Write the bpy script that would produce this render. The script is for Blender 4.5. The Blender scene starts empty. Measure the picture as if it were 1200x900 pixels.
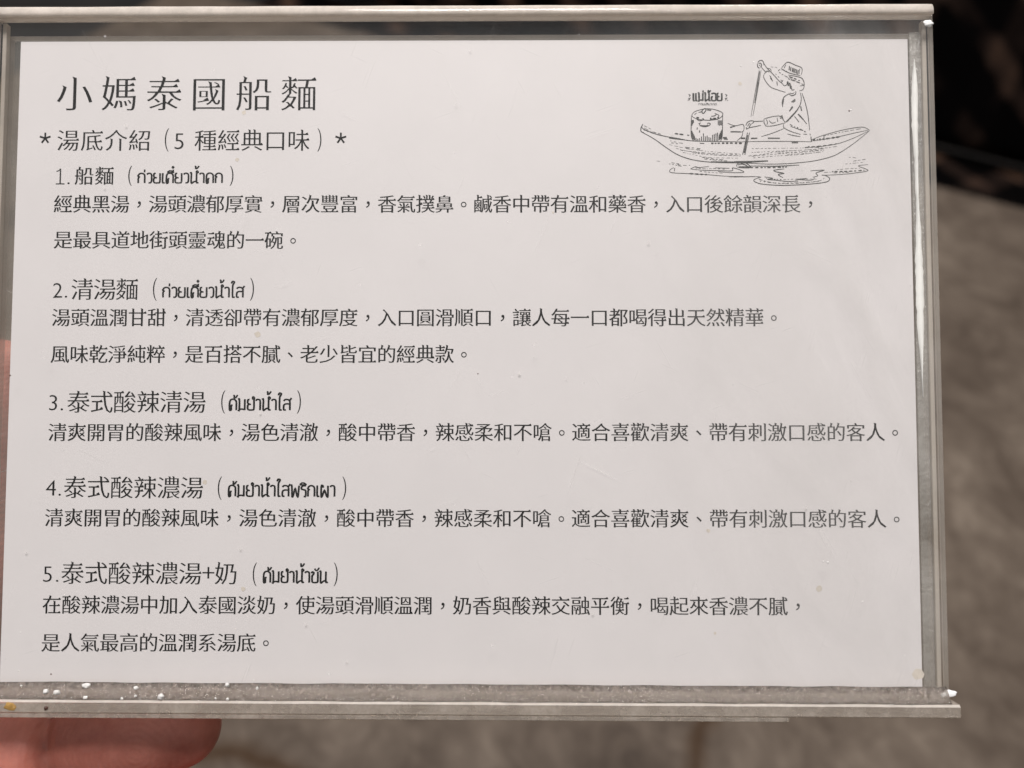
import bpy, bmesh, math, random
from mathutils import Matrix, Vector, Euler, noise
random.seed(7)
sc = bpy.context.scene
C = sc.collection
MM = 0.001

# ---------------------------------------------------------------- camera
cam_d = bpy.data.cameras.new('camera')
cam_d.sensor_width = 36.0
cam_d.lens = 36.0 * 965.0 / 1200.0
cam_d.clip_start = 0.005
cam_d.clip_end = 60.0
cam_d.dof.use_dof = True
cam_d.dof.focus_distance = 0.1345
cam_d.dof.aperture_fstop = 12
cam = bpy.data.objects.new('camera', cam_d)
C.objects.link(cam)
cam.location = (0.0, 0.0, 0.45)
cam.rotation_euler = (math.radians(90 - 48), 0, 0)
sc.camera = cam
CAM = Matrix.Translation(cam.location) @ cam.rotation_euler.to_matrix().to_4x4()
# pose of the held sign: its own frame has x to the right, y up, z out of the sheet
POSE = (Matrix.Translation(Vector((-8.5142, 4.515, -134.687)) * MM)
        @ Matrix.Rotation(-0.0015267, 4, 'Z') @ Matrix.Rotation(-0.0107991, 4, 'Y')
        @ Matrix.Rotation(-0.0512530, 4, 'X'))
SIGN = CAM @ POSE

# ---------------------------------------------------------------- light
w = bpy.data.worlds.new('World'); sc.world = w; w.use_nodes = True
nt = w.node_tree; bg = nt.nodes['Background']
# a dim room: pale ceiling overhead, darker walls, dark floor
tcw = nt.nodes.new('ShaderNodeTexCoord'); sep = nt.nodes.new('ShaderNodeSeparateXYZ'); rw = nt.nodes.new('ShaderNodeValToRGB')
mr = nt.nodes.new('ShaderNodeMapRange'); mr.inputs[1].default_value = -1.0; mr.inputs[2].default_value = 1.0
nt.links.new(tcw.outputs['Generated'], sep.inputs[0]); nt.links.new(sep.outputs[2], mr.inputs[0]); nt.links.new(mr.outputs[0], rw.inputs[0])
for el, (p, c) in zip([rw.color_ramp.elements[0], rw.color_ramp.elements[1], rw.color_ramp.elements.new(.5), rw.color_ramp.elements.new(.72)],
                      ((0.0, (.05, .045, .04)), (1.0, (.46, .44, .43)), (.5, (.10, .088, .08)), (.72, (.26, .245, .235)))):
    el.position = p; el.color = (*c, 1)
nt.links.new(rw.outputs[0], bg.inputs[0]); bg.inputs[1].default_value = .62

def area(name, loc, target, size, power, color, size_y=None):
    d = bpy.data.lights.new(name, 'AREA'); d.energy = power; d.color = color
    d.shape = 'RECTANGLE'; d.size = size; d.size_y = size_y or size
    o = bpy.data.objects.new(name, d); C.objects.link(o); o.location = loc
    o.rotation_euler = (Vector(target) - Vector(loc)).to_track_quat('-Z', 'Y').to_euler()
    return o
area('overhead_or_added_light', (0.75, 2.3, 1.55), (0, 0, 0.3), 0.4, 16, (1.0, 0.93, 0.85))  # unseen lamp behind the table, added for highlights in the acrylic
area('overhead_or_added_light', (-0.05, 0.34, 1.95), (0, -0.09, 0.35), 0.55, 37.5, (1.0, 0.965, 0.965))

sc.view_settings.view_transform = 'Standard'
sc.view_settings.look = 'None'
sc.view_settings.exposure = 0.0
sc.render.engine = 'CYCLES'
sc.cycles.use_denoising = True
sc.cycles.max_bounces = 9
sc.cycles.diffuse_bounces = 3
sc.cycles.glossy_bounces = 4
sc.cycles.transparent_max_bounces = 16
sc.cycles.caustics_reflective = False

# ---------------------------------------------------------------- helpers
def link(name, me, m=None, parent=None, smooth=False):
    o = bpy.data.objects.new(name, me); C.objects.link(o)
    if m: me.materials.append(m)
    if parent: o.parent = parent
    if smooth:
        for p in me.polygons: p.use_smooth = True
    return o
def from_bm(name, bm, m=None, parent=None, smooth=False):
    me = bpy.data.meshes.new(name); bm.to_mesh(me); bm.free()
    return link(name, me, m, parent, smooth)
def tag(o, label=None, cat=None, group=None, kind=None):
    for k, v in (('label', label), ('category', cat), ('group', group), ('kind', kind)):
        if v: o[k] = v
    return o
def empty(name, mat):
    o = bpy.data.objects.new(name, None); C.objects.link(o); o.matrix_world = mat
    o.empty_display_size = 0.01
    return o
def box_bm(x0, x1, y0, y1, z0, z1, bevel=0, seg=2, s=MM):
    bm = bmesh.new()
    bmesh.ops.create_cube(bm, size=1)
    for v in bm.verts:
        v.co = Vector(((x0 + x1) / 2 + v.co.x * (x1 - x0), (y0 + y1) / 2 + v.co.y * (y1 - y0), (z0 + z1) / 2 + v.co.z * (z1 - z0))) * s
    if bevel:
        bmesh.ops.bevel(bm, geom=bm.edges[:], offset=bevel * s, segments=seg, affect='EDGES', profile=0.5)
    return bm
def extrude_x(prof, x0, x1, n=1, wob=0.0):
    """closed (y, z) profile in millimetres carried along x"""
    bm = bmesh.new(); rings = []
    for i in range(n + 1):
        x = x0 + (x1 - x0) * i / n
        rings.append([bm.verts.new(Vector((x, y + wob * noise.noise((x * .15, y, z)), z)) * MM) for y, z in prof])
    k = len(prof)
    for a, b in zip(rings, rings[1:]):
        for j in range(k): bm.faces.new((a[j], a[(j + 1) % k], b[(j + 1) % k], b[j]))
    bm.faces.new(rings[0][::-1]); bm.faces.new(rings[-1])
    bmesh.ops.recalc_face_normals(bm, faces=bm.faces[:])
    return bm

class NT:
    def __init__(self, name):
        self.m = bpy.data.materials.new(name); self.m.use_nodes = True
        self.t = self.m.node_tree; self.t.nodes.clear()
        self.out = self.n('ShaderNodeOutputMaterial')
    def n(self, typ, **kw):
        nd = self.t.nodes.new(typ)
        for k, v in kw.items():
            if k.startswith('i_'):
                nd.inputs[k[2:].replace('_', ' ')].default_value = v
            else: setattr(nd, k, v)
        return nd
    def l(self, a, b): self.t.links.new(a, b)
    def coord(self, scale=(1, 1, 1), rot=(0, 0, 0), out='Object'):
        tc = self.n('ShaderNodeTexCoord'); mp = self.n('ShaderNodeMapping')
        mp.inputs['Scale'].default_value = scale; mp.inputs['Rotation'].default_value = rot
        if any(rot) and len(set(scale)) > 1:      # turn first, then stretch
            r = self.n('ShaderNodeMapping'); r.inputs['Rotation'].default_value = rot
            mp.inputs['Rotation'].default_value = (0, 0, 0)
            self.l(tc.outputs[out], r.inputs[0]); self.l(r.outputs[0], mp.inputs[0])
        else: self.l(tc.outputs[out], mp.inputs[0])
        return mp.outputs[0]
    def noise(self, vec, scale, detail=4, rough=.55, dist=0):
        nd = self.n('ShaderNodeTexNoise'); nd.inputs['Scale'].default_value = scale; nd.inputs['Detail'].default_value = detail
        nd.inputs['Roughness'].default_value = rough; nd.inputs['Distortion'].default_value = dist
        self.l(vec, nd.inputs['Vector']); return nd.outputs['Fac']
    def ramp(self, fac, *stops):
        r = self.n('ShaderNodeValToRGB'); e = r.color_ramp.elements
        while len(e) < len(stops): e.new(.5)
        for el, (p, c) in zip(e, stops):
            el.position = p; el.color = (c, c, c, 1) if isinstance(c, (int, float)) else (*c, 1)
        self.l(fac, r.inputs[0]); return r.outputs[0]
    def math(self, op, a, b):
        nd = self.n('ShaderNodeMath', operation=op)
        for i, v in enumerate((a, b)):
            if isinstance(v, (int, float)): nd.inputs[i].default_value = v
            else: self.l(v, nd.inputs[i])
        return nd.outputs[0]
    def bump(self, h, strength, dist):
        b = self.n('ShaderNodeBump'); b.inputs['Strength'].default_value = strength; b.inputs['Distance'].default_value = dist
        self.l(h, b.inputs['Height']); return b.outputs[0]
    def bsdf(self, color=None, rough=.5, **kw):
        p = self.n('ShaderNodeBsdfPrincipled')
        if color is not None:
            if isinstance(color, tuple): p.inputs['Base Color'].default_value = (*color, 1)
            else: self.l(color, p.inputs['Base Color'])
        p.inputs['Roughness'].default_value = rough
        for k, v in kw.items(): p.inputs[k.replace('_', ' ')].default_value = v
        self.l(p.outputs[0], self.out.inputs[0]); return p

def mix_shader(t, fac, a, b):
    m = t.n('ShaderNodeMixShader')
    if isinstance(fac, (int, float)): m.inputs[0].default_value = fac
    else: t.l(fac, m.inputs[0])
    t.l(a, m.inputs[1]); t.l(b, m.inputs[2]); return m.outputs[0]

def acrylic(name, haze_lo, haze_hi, scratch, haze_col=(.8, .78, .75), gloss_rough=.06, bump=.0, spec=1.0, streak=None, sheen_wear=False):
    t = NT(name)
    v = t.coord()
    hz = t.ramp(t.noise(v, 45, 6, .62, .6), (.32, haze_lo), (.72, haze_hi))
    sc_all = None
    for rot, sx, sy, th in ((.35, 2200, 60, .72), (-.5, 1800, 45, .73), (1.25, 2400, 70, .72), (2.0, 1700, 50, .73)):
        s = t.ramp(t.noise(t.coord((sx, sy, 60), (0, 0, rot)), 1.0, 2, .5, .15), (th, 0.0), (th + .05, 1.0))
        sc_all = s if sc_all is None else t.math('MAXIMUM', sc_all, s)
    patch = t.ramp(t.noise(v, 30, 2), (.42, .0), (.62, 1.0))
    hz = t.math('ADD', hz, t.math('MULTIPLY', t.math('MULTIPLY', sc_all, patch), scratch))
    if streak:  # long smears along the bar
        st = t.ramp(t.noise(t.coord(streak), 1.0, 5, .6), (.45, 0.0), (.7, .45))
        hz = t.math('ADD', hz, st)
    if sheen_wear:    # sheen on the right-hand side put into the haze, plus scratches and specks
        sx = t.n('ShaderNodeSeparateXYZ'); t.l(v, sx.inputs[0])
        mx_ = t.n('ShaderNodeMapRange', interpolation_type='SMOOTHSTEP'); t.l(sx.outputs[0], mx_.inputs[0])
        mx_.inputs[1].default_value = .005; mx_.inputs[2].default_value = .075
        sheen = t.ramp(t.noise(t.coord((70, 22, 30), (0, 0, -.5)), 1.0, 6, .62, .8), (.36, 0.0), (.72, 1.0))
        hz = t.math('ADD', hz, t.math('MULTIPLY', t.math('MULTIPLY', mx_.outputs[0], sheen), .13))
        fine = t.ramp(t.noise(t.coord((5200, 120, 60), (0, 0, .28)), 1.0, 2, .5), (.70, 0.0), (.76, 1.0))
        hz = t.math('ADD', hz, t.math('MULTIPLY', t.math('MULTIPLY', fine, mx_.outputs[0]), .15))
        dot = t.n('ShaderNodeTexVoronoi'); dot.inputs['Scale'].default_value = 330; t.l(v, dot.inputs['Vector'])
        keep = t.ramp(t.noise(v, 150, 2), (.62, 0.0), (.68, 1.0))
        hz = t.math('ADD', hz, t.math('MULTIPLY', t.math('MULTIPLY', t.ramp(dot.outputs['Distance'], (.06, 1.0), (.11, 0.0)), keep), .5))
    d = t.n('ShaderNodeBsdfDiffuse'); d.inputs[0].default_value = (*haze_col, 1)
    tl = t.n('ShaderNodeBsdfTranslucent'); tl.inputs[0].default_value = (*haze_col, 1)
    dd = mix_shader(t, .35, d.outputs[0], tl.outputs[0])
    tr = t.n('ShaderNodeBsdfTransparent'); tr.inputs[0].default_value = (.97, .968, .955, 1)
    g = t.n('ShaderNodeBsdfGlossy'); g.inputs['Roughness'].default_value = gloss_rough
    fr = t.n('ShaderNodeFresnel'); # the same weak reflection on both faces of the thin sheet
    geo = t.n('ShaderNodeNewGeometry')
    t.l(t.math('ADD', t.math('MULTIPLY', geo.outputs['Backfacing'], 1 / 1.49 - 1.49), 1.49), fr.inputs['IOR'])
    if bump:
        b = t.bump(t.noise(t.coord(), 900, 5, .6), bump, .0006)
        for nd in (g, fr, d): t.l(b, nd.inputs['Normal'])
    base = mix_shader(t, t.math('MINIMUM', hz, .95), tr.outputs[0], dd)
    if sheen_wear:
        g2 = t.n('ShaderNodeBsdfGlossy'); g2.inputs['Roughness'].default_value = .5
        base = mix_shader(t, .004, base, g2.outputs[0])
    t.l(mix_shader(t, t.math('MULTIPLY', fr.outputs[0], spec), base, g.outputs[0]), t.out.inputs[0])
    return t.m

# ---------------------------------------------------------------- measured data (millimetres in the sign's frame)
LINES = [
    ('body_text', '經典黑湯，湯頭濃郁厚實，層次豐富，香氣撲鼻。鹹香中帶有溫和藥香，入口後餘韻深長，', -66.05, 25.31, 3.1683, -0.0027, 3.218),
    ('body_text', '是最具道地街頭靈魂的一碗。', -65.87, 19.3, 3.1838, -0.0076, 3.233),
    ('body_text', '湯頭溫潤甘甜，清透卻帶有濃郁厚度，入口圓滑順口，讓人每一口都喝得出天然精華。', -65.81, 6.36, 3.1637, 0.0021, 3.197),
    ('body_text', '風味乾淨純粹，是百搭不膩、老少皆宜的經典款。', -65.81, 0.3, 3.1645, 0.0036, 3.202),
    ('body_text', '清爽開胃的酸辣風味，湯色清澈，酸中帶香，辣感柔和不嗆。適合喜歡清爽、帶有刺激口感的客人。', -65.82, -12.52, 3.1714, 0.0068, 3.197),
    ('body_text', '清爽開胃的酸辣風味，湯色清澈，酸中帶香，辣感柔和不嗆。適合喜歡清爽、帶有刺激口感的客人。', -65.96, -26.39, 3.1734, 0.0055, 3.18),
    ('body_text', '在酸辣濃湯中加入泰國淡奶，使湯頭滑順溫潤，奶香與酸辣交融平衡，喝起來香濃不膩，', -65.9, -40.38, 3.1667, 0.0069, 3.195),
    ('body_text', '是人氣最高的溫潤系湯底。', -65.88, -46.44, 3.1689, 0.0154, 3.209),
    ('title_text', '小媽泰國船麵', -64.68, 43.94, 7.5183, -0.0175, 6.294),
    ('subtitle_text', '湯底介紹', -65.52, 36.04, 4.002, -0.0068, 3.902),
    ('subtitle_text', '種經典口味', -42.53, 36.0, 3.8796, -0.0066, 3.887),
    ('h1', '船麵', -62.67, 30.04, 3.3949, -0.0041, 3.281),
    ('h2', '清湯麵', -62.43, 11.04, 3.7164, 0.0011, 3.865),
    ('h3', '泰式酸辣清湯', -62.53, -7.56, 3.8205, 0.0067, 3.905),
    ('h4', '泰式酸辣濃湯', -62.68, -21.47, 3.8286, -0.0028, 3.884),
    ('h5', '泰式酸辣濃湯', -62.69, -35.31, 3.8362, 0.0015, 3.892),
    ('h5', '奶', -37.69, -35.28, 3.7421, 0.0149, 3.881),
]
LATIN = [
    ('subtitle_text', '5', -47.7, 34.49, 2.931),
    ('h1', '1', -67.08, 28.61, 2.652),
    ('h1', '.', -65.44, 28.61, 2.652),
    ('h2', '2', -67.28, 9.62, 2.652),
    ('h2', '.', -65.3, 9.62, 2.652),
    ('h3', '3', -67.34, -8.96, 2.722),
    ('h3', '.', -65.44, -8.96, 2.722),
    ('h4', '4', -67.47, -22.87, 2.722),
    ('h4', '.', -65.37, -22.87, 2.722),
    ('h5', '5', -67.45, -36.77, 2.722),
    ('h5', '.', -65.36, -36.76, 2.722),
    ('h5', '+', -41.54, -36.66, 3.071),
]
PARENS = [
    ('subtitle_text', '(', -49.09, 36.08, 3.768),
    ('subtitle_text', ')', -23.46, 36.04, 3.768),
    ('h1', '(', -55.07, 30.04, 3.21),
    ('h1', ')', -37.99, 30.01, 3.21),
    ('h2', '(', -50.47, 11.04, 3.629),
    ('h2', ')', -34.24, 11.05, 3.629),
    ('h3', '(', -38.8, -7.52, 3.629),
    ('h3', ')', -26.2, -7.49, 3.629),
    ('h4', '(', -39.07, -21.54, 3.629),
    ('h4', ')', -18.62, -21.49, 3.629),
    ('h5', '(', -33.11, -35.4, 3.629),
    ('h5', ')', -19.82, -35.35, 3.629),
]
STARS = [
    (-69.39, 36.40),
    (-19.99, 36.32),
]
THAI = [
    ('h1', 'ก่วยเตี๋ยวน้ำตก', -53.76, 28.81, 14.37, 1.675),
    ('h2', 'ก่วยเตี๋ยวน้ำใส', -49.17, 9.7, 13.69, 1.703),
    ('h3', 'ต้มยำน้ำใส', -37.79, -8.84, 10.36, 1.787),
    ('h4', 'ต้มยำน้ำใสพริกเผา', -37.65, -22.85, 17.67, 1.787),
    ('h5', 'ต้มยำน้ำขัน', -31.7, -36.69, 10.65, 1.787),
    ('illustration', 'แม่น้อย', 38.35, 42.53, 5.0, 1.284),
    ('illustration', 'กวยเตียวเรอ', 39.3, 41.79, 3.05, 0.279),
]
# stroke width, smoothed, dashed, points in millimetres
STROKES = [
    (0.182,1,0,[(30.1,38.61),(29.79,37.96),(29.81,37.38),(30.24,37.19)]),
    (0.168,1,0,[(29.81,37.34),(31.96,36.1),(33.83,34.73),(35.7,33.51),(37.57,32.78),(39.81,32.34),(42.43,32.14),(45.05,32.08),(46.92,32.04)]),
    (0.154,1,0,[(46.91,32.07),(50.35,31.87),(53.53,31.92),(55.65,32.08),(58.3,32.4),(60.96,33.05),(62.56,33.8),(64.7,35.23),(66.31,36.49),(67.39,37.41)]),
    (0.154,1,0,[(30.06,38.53),(30.09,37.86),(31.97,37.03),(33.84,36.53),(35.72,36.22),(37.97,35.8),(41.34,35.68),(46.59,35.59)]),
    (0.14,0,0,[(46.42,35.61),(50.4,35.68),(55.44,35.65),(57.82,35.59)]),
    (0.126,1,1,[(30.19,37.67),(31.41,37.19),(32.91,36.76),(35.34,36.26),(36.47,36.11)]),
    (0.098,1,1,[(30.28,37.96),(31.41,37.42),(33.1,36.9)]),
    (0.084,1,1,[(30.29,38.34),(31.6,37.67)]),
    (0.252,0,0,[(34.41,36.26),(35.72,36.11),(37.03,35.95)]),
    (0.308,0,1,[(41.34,35.35),(44.34,35.39),(46.4,35.36)]),
    (0.336,0,0,[(54.59,35.49),(55.65,35.48)]),
    (0.14,1,0,[(57.83,35.91),(59.96,36.72),(63.16,37.58),(66.08,38.04),(67.18,37.68),(67.39,37.39)]),
    (0.14,1,0,[(57.82,35.72),(59.95,36.02),(62.61,36.5),(65.27,37.12),(67.18,37.52)]),
    (0.126,1,0,[(56.75,34.56),(59.93,34.88),(62.32,35.31),(64.72,36.17),(67.18,37.33)]),
    (0.224,1,1,[(56.75,34.62),(59.93,34.94),(62.05,35.26)]),
    (0.364,0,1,[(58.09,35.86),(59.95,36.05),(62.47,36.42)]),
    (0.196,0,0,[(57.78,36.46),(57.85,35.56)]),
    (0.168,0,0,[(59.91,36.72),(59.95,35.86)]),
    (0.112,1,1,[(59.96,36.59),(63.15,37.26),(66.07,37.79)]),
    (0.112,1,1,[(34.59,35.8),(35.71,35.53),(36.84,35.34)]),
    (0.126,1,1,[(34.77,35.46),(36.09,35.23)]),
    (0.126,1,1,[(37.02,34.73),(38.71,34.57),(39.83,34.42)]),
    (0.14,1,1,[(37.21,34.5),(38.7,34.31),(39.92,34.23)]),
    (0.098,1,1,[(36.27,34.21),(39.45,33.83),(43.19,33.54),(46.19,33.44)]),
    (0.098,1,1,[(38.7,33.7),(42.44,33.38),(45.81,33.3)]),
    (0.14,1,1,[(39.82,33.01),(41.69,32.74),(43.56,32.54)]),
    (0.112,1,1,[(40.19,32.74),(42.43,32.51),(44.31,32.39)]),
    (0.098,1,1,[(47.45,33.23),(49.84,33.49),(51.97,33.9),(55.68,34.16),(59.92,34.42)]),
    (0.112,1,1,[(52.23,33.71),(55.15,33.86),(58.86,34.18)]),
    (0.084,1,1,[(48.24,32.9),(51.96,33.22),(56.2,33.48),(59.91,33.96)]),
    (0.084,1,1,[(53.81,33.43),(57.0,33.65),(59.38,33.86)]),
    (0.084,1,1,[(57.28,34.83),(59.92,34.56),(62.05,34.83)]),
    (0.252,0,0,[(41.31,32.28),(44.3,32.2),(46.92,32.2)]),
    (0.364,0,0,[(45.05,32.26),(47.7,32.25),(50.67,32.39)]),
    (0.196,0,0,[(47.69,31.55),(51.93,31.49),(55.77,31.7)]),
    (0.224,0,1,[(47.8,31.28),(51.4,31.28),(53.78,31.38)]),
    (0.126,1,0,[(35.15,31.3),(34.55,30.92),(34.77,30.46),(37.54,30.28),(40.54,30.11),(44.28,29.82),(49.32,29.76)]),
    (0.28,0,1,[(37.73,30.3),(39.23,30.19),(40.69,30.11)]),
    (0.196,0,0,[(44.28,29.78),(46.52,29.76)]),
    (0.126,1,1,[(34.37,31.93),(35.68,31.68),(36.43,31.52)]),
    (0.098,1,1,[(34.75,32.12),(36.06,31.92)]),
    (0.084,1,1,[(32.35,32.41),(33.06,32.33)]),
    (0.126,1,0,[(37.93,31.1),(38.68,31.44),(39.24,31.29),(40.18,31.4),(40.93,31.44)]),
    (0.14,1,0,[(37.89,31.06),(40.17,30.83),(42.42,30.79),(44.7,30.75),(44.85,31.25),(46.16,30.86),(46.57,30.48),(44.28,30.45),(42.41,30.64)]),
    (0.126,0,0,[(41.95,31.25),(44.29,31.17)]),
    (0.14,1,0,[(35.3,31.26),(35.26,30.69)]),
    (0.14,0,0,[(45.02,29.72),(48.47,29.77)]),
    (0.168,1,0,[(49.52,29.72),(48.41,29.31),(48.46,28.91),(49.77,28.51),(52.94,28.31),(56.91,28.47),(60.09,28.84),(60.73,29.43),(60.11,29.92),(59.45,30.03)]),
    (0.112,1,1,[(49.0,29.77),(49.25,29.31),(51.36,28.77),(54.01,28.69),(57.45,28.85),(59.43,29.17),(59.84,29.57)]),
    (0.126,1,0,[(59.45,29.97),(61.96,30.08),(64.61,30.32),(67.05,30.77),(65.48,31.53),(67.07,31.74)]),
    (0.154,1,0,[(50.05,29.72),(51.37,29.5),(50.58,29.31),(51.9,29.18),(53.75,28.96),(55.6,29.01)]),
    (0.14,1,0,[(55.07,29.17),(56.93,29.44),(55.6,29.31),(57.72,29.17),(58.25,29.57)]),
    (0.168,1,0,[(53.3,31.06),(51.66,30.85),(51.97,30.58),(53.24,30.31),(52.31,30.12),(53.1,29.58)]),
    (0.154,1,0,[(57.61,30.73),(59.86,30.84),(58.53,30.38),(58.79,29.92),(57.99,29.65)]),
    (0.224,1,1,[(61.18,30.62),(63.56,30.62),(66.73,30.83)]),
    (0.14,1,1,[(61.44,30.38),(64.08,30.51)]),
    (0.112,0,1,[(64.0,32.99),(65.45,32.85)]),
    (0.112,1,1,[(64.65,32.34),(66.77,32.66)]),
    (0.084,1,1,[(63.31,31.86),(66.23,32.12)]),
    (0.14,0,0,[(49.42,47.75),(48.7,43.94),(47.96,39.86)]),
    (0.14,0,0,[(49.74,47.7),(49.05,43.94),(48.28,39.94)]),
    (0.252,0,0,[(49.21,45.71),(48.63,42.17)]),
    (0.196,0,0,[(49.5,47.48),(49.21,45.71)]),
    (0.154,0,0,[(47.34,37.15),(46.5,33.44)]),
    (0.154,0,0,[(47.69,37.15),(46.87,33.44)]),
    (0.224,0,0,[(47.39,36.74),(46.77,33.77)]),
    (0.168,1,0,[(45.44,31.48),(45.63,31.88),(46.24,32.15),(46.91,32.09),(47.69,31.55),(47.74,31.28),(46.63,31.23),(45.57,31.39)]),
    (0.196,1,0,[(45.68,31.72),(46.32,31.88),(46.95,31.72),(47.43,31.34)]),
    (0.336,0,0,[(45.84,31.37),(47.69,31.36)]),
    (0.182,1,0,[(49.2,48.93),(49.47,49.26),(49.89,49.31),(50.16,48.98),(50.2,48.54)]),
    (0.182,1,0,[(49.11,48.82),(49.19,48.22),(49.5,48.0)]),
    (0.168,1,0,[(49.3,48.77),(49.67,48.87),(49.83,48.44),(49.56,48.16)]),
    (0.14,1,0,[(49.4,48.44),(49.62,48.55)]),
    (0.154,1,0,[(50.1,48.98),(50.73,48.0),(51.67,47.01),(52.72,45.81),(53.25,45.37)]),
    (0.14,1,0,[(49.72,48.27),(50.19,47.67),(50.61,47.29)]),
    (0.168,1,0,[(50.24,47.02),(50.72,47.51),(51.09,47.34)]),
    (0.154,1,0,[(50.24,47.02),(50.17,46.36),(51.06,45.0),(52.17,44.42),(53.71,43.93)]),
    (0.168,1,0,[(51.14,46.79),(51.4,46.3),(51.6,45.76)]),
    (0.14,1,0,[(51.24,46.36),(51.45,46.03)]),
    (0.154,1,0,[(52.3,45.76),(52.39,45.05)]),
    (0.126,1,0,[(50.7,48.02),(51.23,47.89),(51.41,47.48)]),
    (0.098,1,1,[(51.32,48.21),(52.22,48.16),(52.43,47.88)]),
    (0.126,1,1,[(52.1,47.07),(52.89,46.19),(53.09,45.7)]),
    (0.168,1,0,[(53.13,48.05),(53.78,48.81),(54.31,49.0),(55.37,48.53),(56.48,47.98),(56.36,46.89)]),
    (0.154,1,0,[(53.02,47.94),(54.29,47.22),(56.2,46.73)]),
    (0.154,1,1,[(52.86,47.83),(52.64,47.39),(54.01,46.51),(55.6,45.75),(56.81,45.09)]),
    (0.168,1,0,[(54.23,46.84),(56.19,46.43),(56.71,45.85),(56.84,45.09)]),
    (0.252,0,1,[(54.33,46.57),(55.13,46.29),(56.24,45.8)]),
    (0.196,0,1,[(54.17,46.24),(55.33,45.8),(56.52,45.31)]),
    (0.21,0,0,[(54.44,48.37),(54.35,47.66)]),
    (0.21,0,0,[(54.68,48.2),(54.58,47.5)]),
    (0.21,0,0,[(54.97,48.07),(54.88,47.36)]),
    (0.21,0,0,[(55.18,47.98),(55.09,47.28)]),
    (0.21,0,0,[(55.39,47.9),(55.3,47.19)]),
    (0.21,0,0,[(55.63,47.79),(55.54,47.08)]),
    (0.21,0,0,[(55.87,47.66),(55.77,46.95)]),
    (0.14,0,0,[(53.83,48.59),(53.55,48.04)]),
    (0.126,1,1,[(53.23,47.83),(54.02,47.44)]),
    (0.14,0,0,[(56.11,47.87),(55.99,47.0)]),
    (0.154,1,0,[(53.2,45.43),(53.51,45.04),(53.94,45.21),(54.0,45.81)]),
    (0.14,1,0,[(53.31,45.97),(53.09,45.54)]),
    (0.28,0,0,[(54.11,45.75),(54.2,44.99)]),
    (0.28,0,0,[(54.42,45.53),(54.57,44.55)]),
    (0.168,1,0,[(54.68,45.04),(54.78,44.33),(55.2,44.39)]),
    (0.14,1,0,[(56.12,44.98),(56.78,45.04),(56.58,44.38),(56.0,44.17)]),
    (0.182,1,0,[(54.23,43.74),(54.71,43.35),(55.35,43.62),(55.41,44.11)]),
    (0.14,1,0,[(54.4,43.84),(54.82,43.68),(55.19,43.9)]),
    (0.196,1,0,[(54.29,43.68),(53.48,43.14),(53.15,42.27),(53.22,41.45)]),
    (0.252,0,0,[(53.37,42.81),(53.22,41.89)]),
    (0.252,0,0,[(54.69,42.27),(55.28,42.75)]),
    (0.168,0,0,[(54.96,42.21),(55.33,42.54)]),
    (0.252,0,0,[(54.3,40.74),(54.89,41.5)]),
    (0.168,0,0,[(54.52,41.18),(54.79,41.56)]),
    (0.168,1,0,[(56.15,43.84),(56.29,42.7),(55.85,41.34),(54.49,39.77),(53.42,38.68)]),
    (0.252,1,0,[(55.74,41.07),(54.71,39.88),(53.79,38.9)]),
    (0.154,1,0,[(53.01,39.99),(53.27,39.31),(53.58,38.9)]),
    (0.28,0,0,[(52.64,39.83),(53.06,39.93),(53.27,39.28)]),
    (0.224,0,0,[(52.74,39.55),(53.11,39.61)]),
    (0.168,1,0,[(50.08,39.45),(50.12,38.77),(50.44,38.2)]),
    (0.154,1,0,[(50.08,39.45),(51.52,39.83),(52.74,39.96)]),
    (0.154,1,0,[(50.44,38.2),(51.76,38.31),(53.36,38.74)]),
    (0.14,1,0,[(50.45,39.4),(50.66,38.91),(50.54,38.36)]),
    (0.154,1,0,[(50.93,39.18),(51.4,38.74),(52.04,38.9)]),
    (0.14,1,0,[(52.26,39.66),(52.36,38.96)]),
    (0.168,1,0,[(56.42,43.78),(57.0,41.88),(57.36,39.98),(57.59,37.54)]),
    (0.14,1,0,[(57.63,36.94),(57.68,36.67)]),
    (0.252,0,0,[(55.72,40.25),(56.56,39.33)]),
    (0.14,0,0,[(56.04,40.04),(57.13,38.57)]),
    (0.224,0,0,[(56.17,41.56),(56.32,40.79)]),
    (0.154,1,0,[(55.13,39.87),(55.86,38.9)]),
    (0.196,0,1,[(54.32,38.52),(55.74,37.92),(56.95,37.21)]),
    (0.154,0,0,[(54.47,38.19),(56.26,37.54)]),
    (0.154,1,0,[(53.31,38.63),(53.4,37.93),(54.67,37.27),(56.09,36.84)]),
    (0.14,1,0,[(53.35,37.82),(51.48,37.06),(49.62,36.47)]),
    (0.182,0,0,[(53.92,36.9),(54.98,36.62),(56.03,36.46)]),
    (0.14,0,1,[(56.52,36.89),(57.58,36.78)]),
    (0.252,0,0,[(50.67,36.2),(52.69,36.19)]),
    (0.252,0,0,[(47.89,36.17),(48.97,36.2)]),
    (0.182,1,0,[(47.09,38.32),(47.36,38.86),(47.9,39.13),(48.43,39.02),(48.1,38.64)]),
    (0.168,1,0,[(47.19,37.72),(47.72,37.99),(48.58,38.15),(49.59,38.37)]),
    (0.154,1,0,[(48.37,39.02),(49.92,39.07)]),
    (0.168,1,0,[(47.35,38.21),(47.73,38.75)]),
    (0.168,1,0,[(47.62,38.1),(48.0,38.64)]),
    (0.14,1,0,[(47.14,38.05),(47.24,37.67)]),
    (0.14,1,0,[(44.1,38.73),(45.31,38.31),(46.66,38.5),(46.54,37.31),(44.55,37.32)]),
    (0.224,0,0,[(44.48,38.01),(45.35,38.27)]),
    (0.224,0,0,[(44.55,37.3),(46.24,37.28)]),
    (0.14,1,0,[(46.57,37.27),(46.38,36.47),(45.62,35.79)]),
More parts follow.
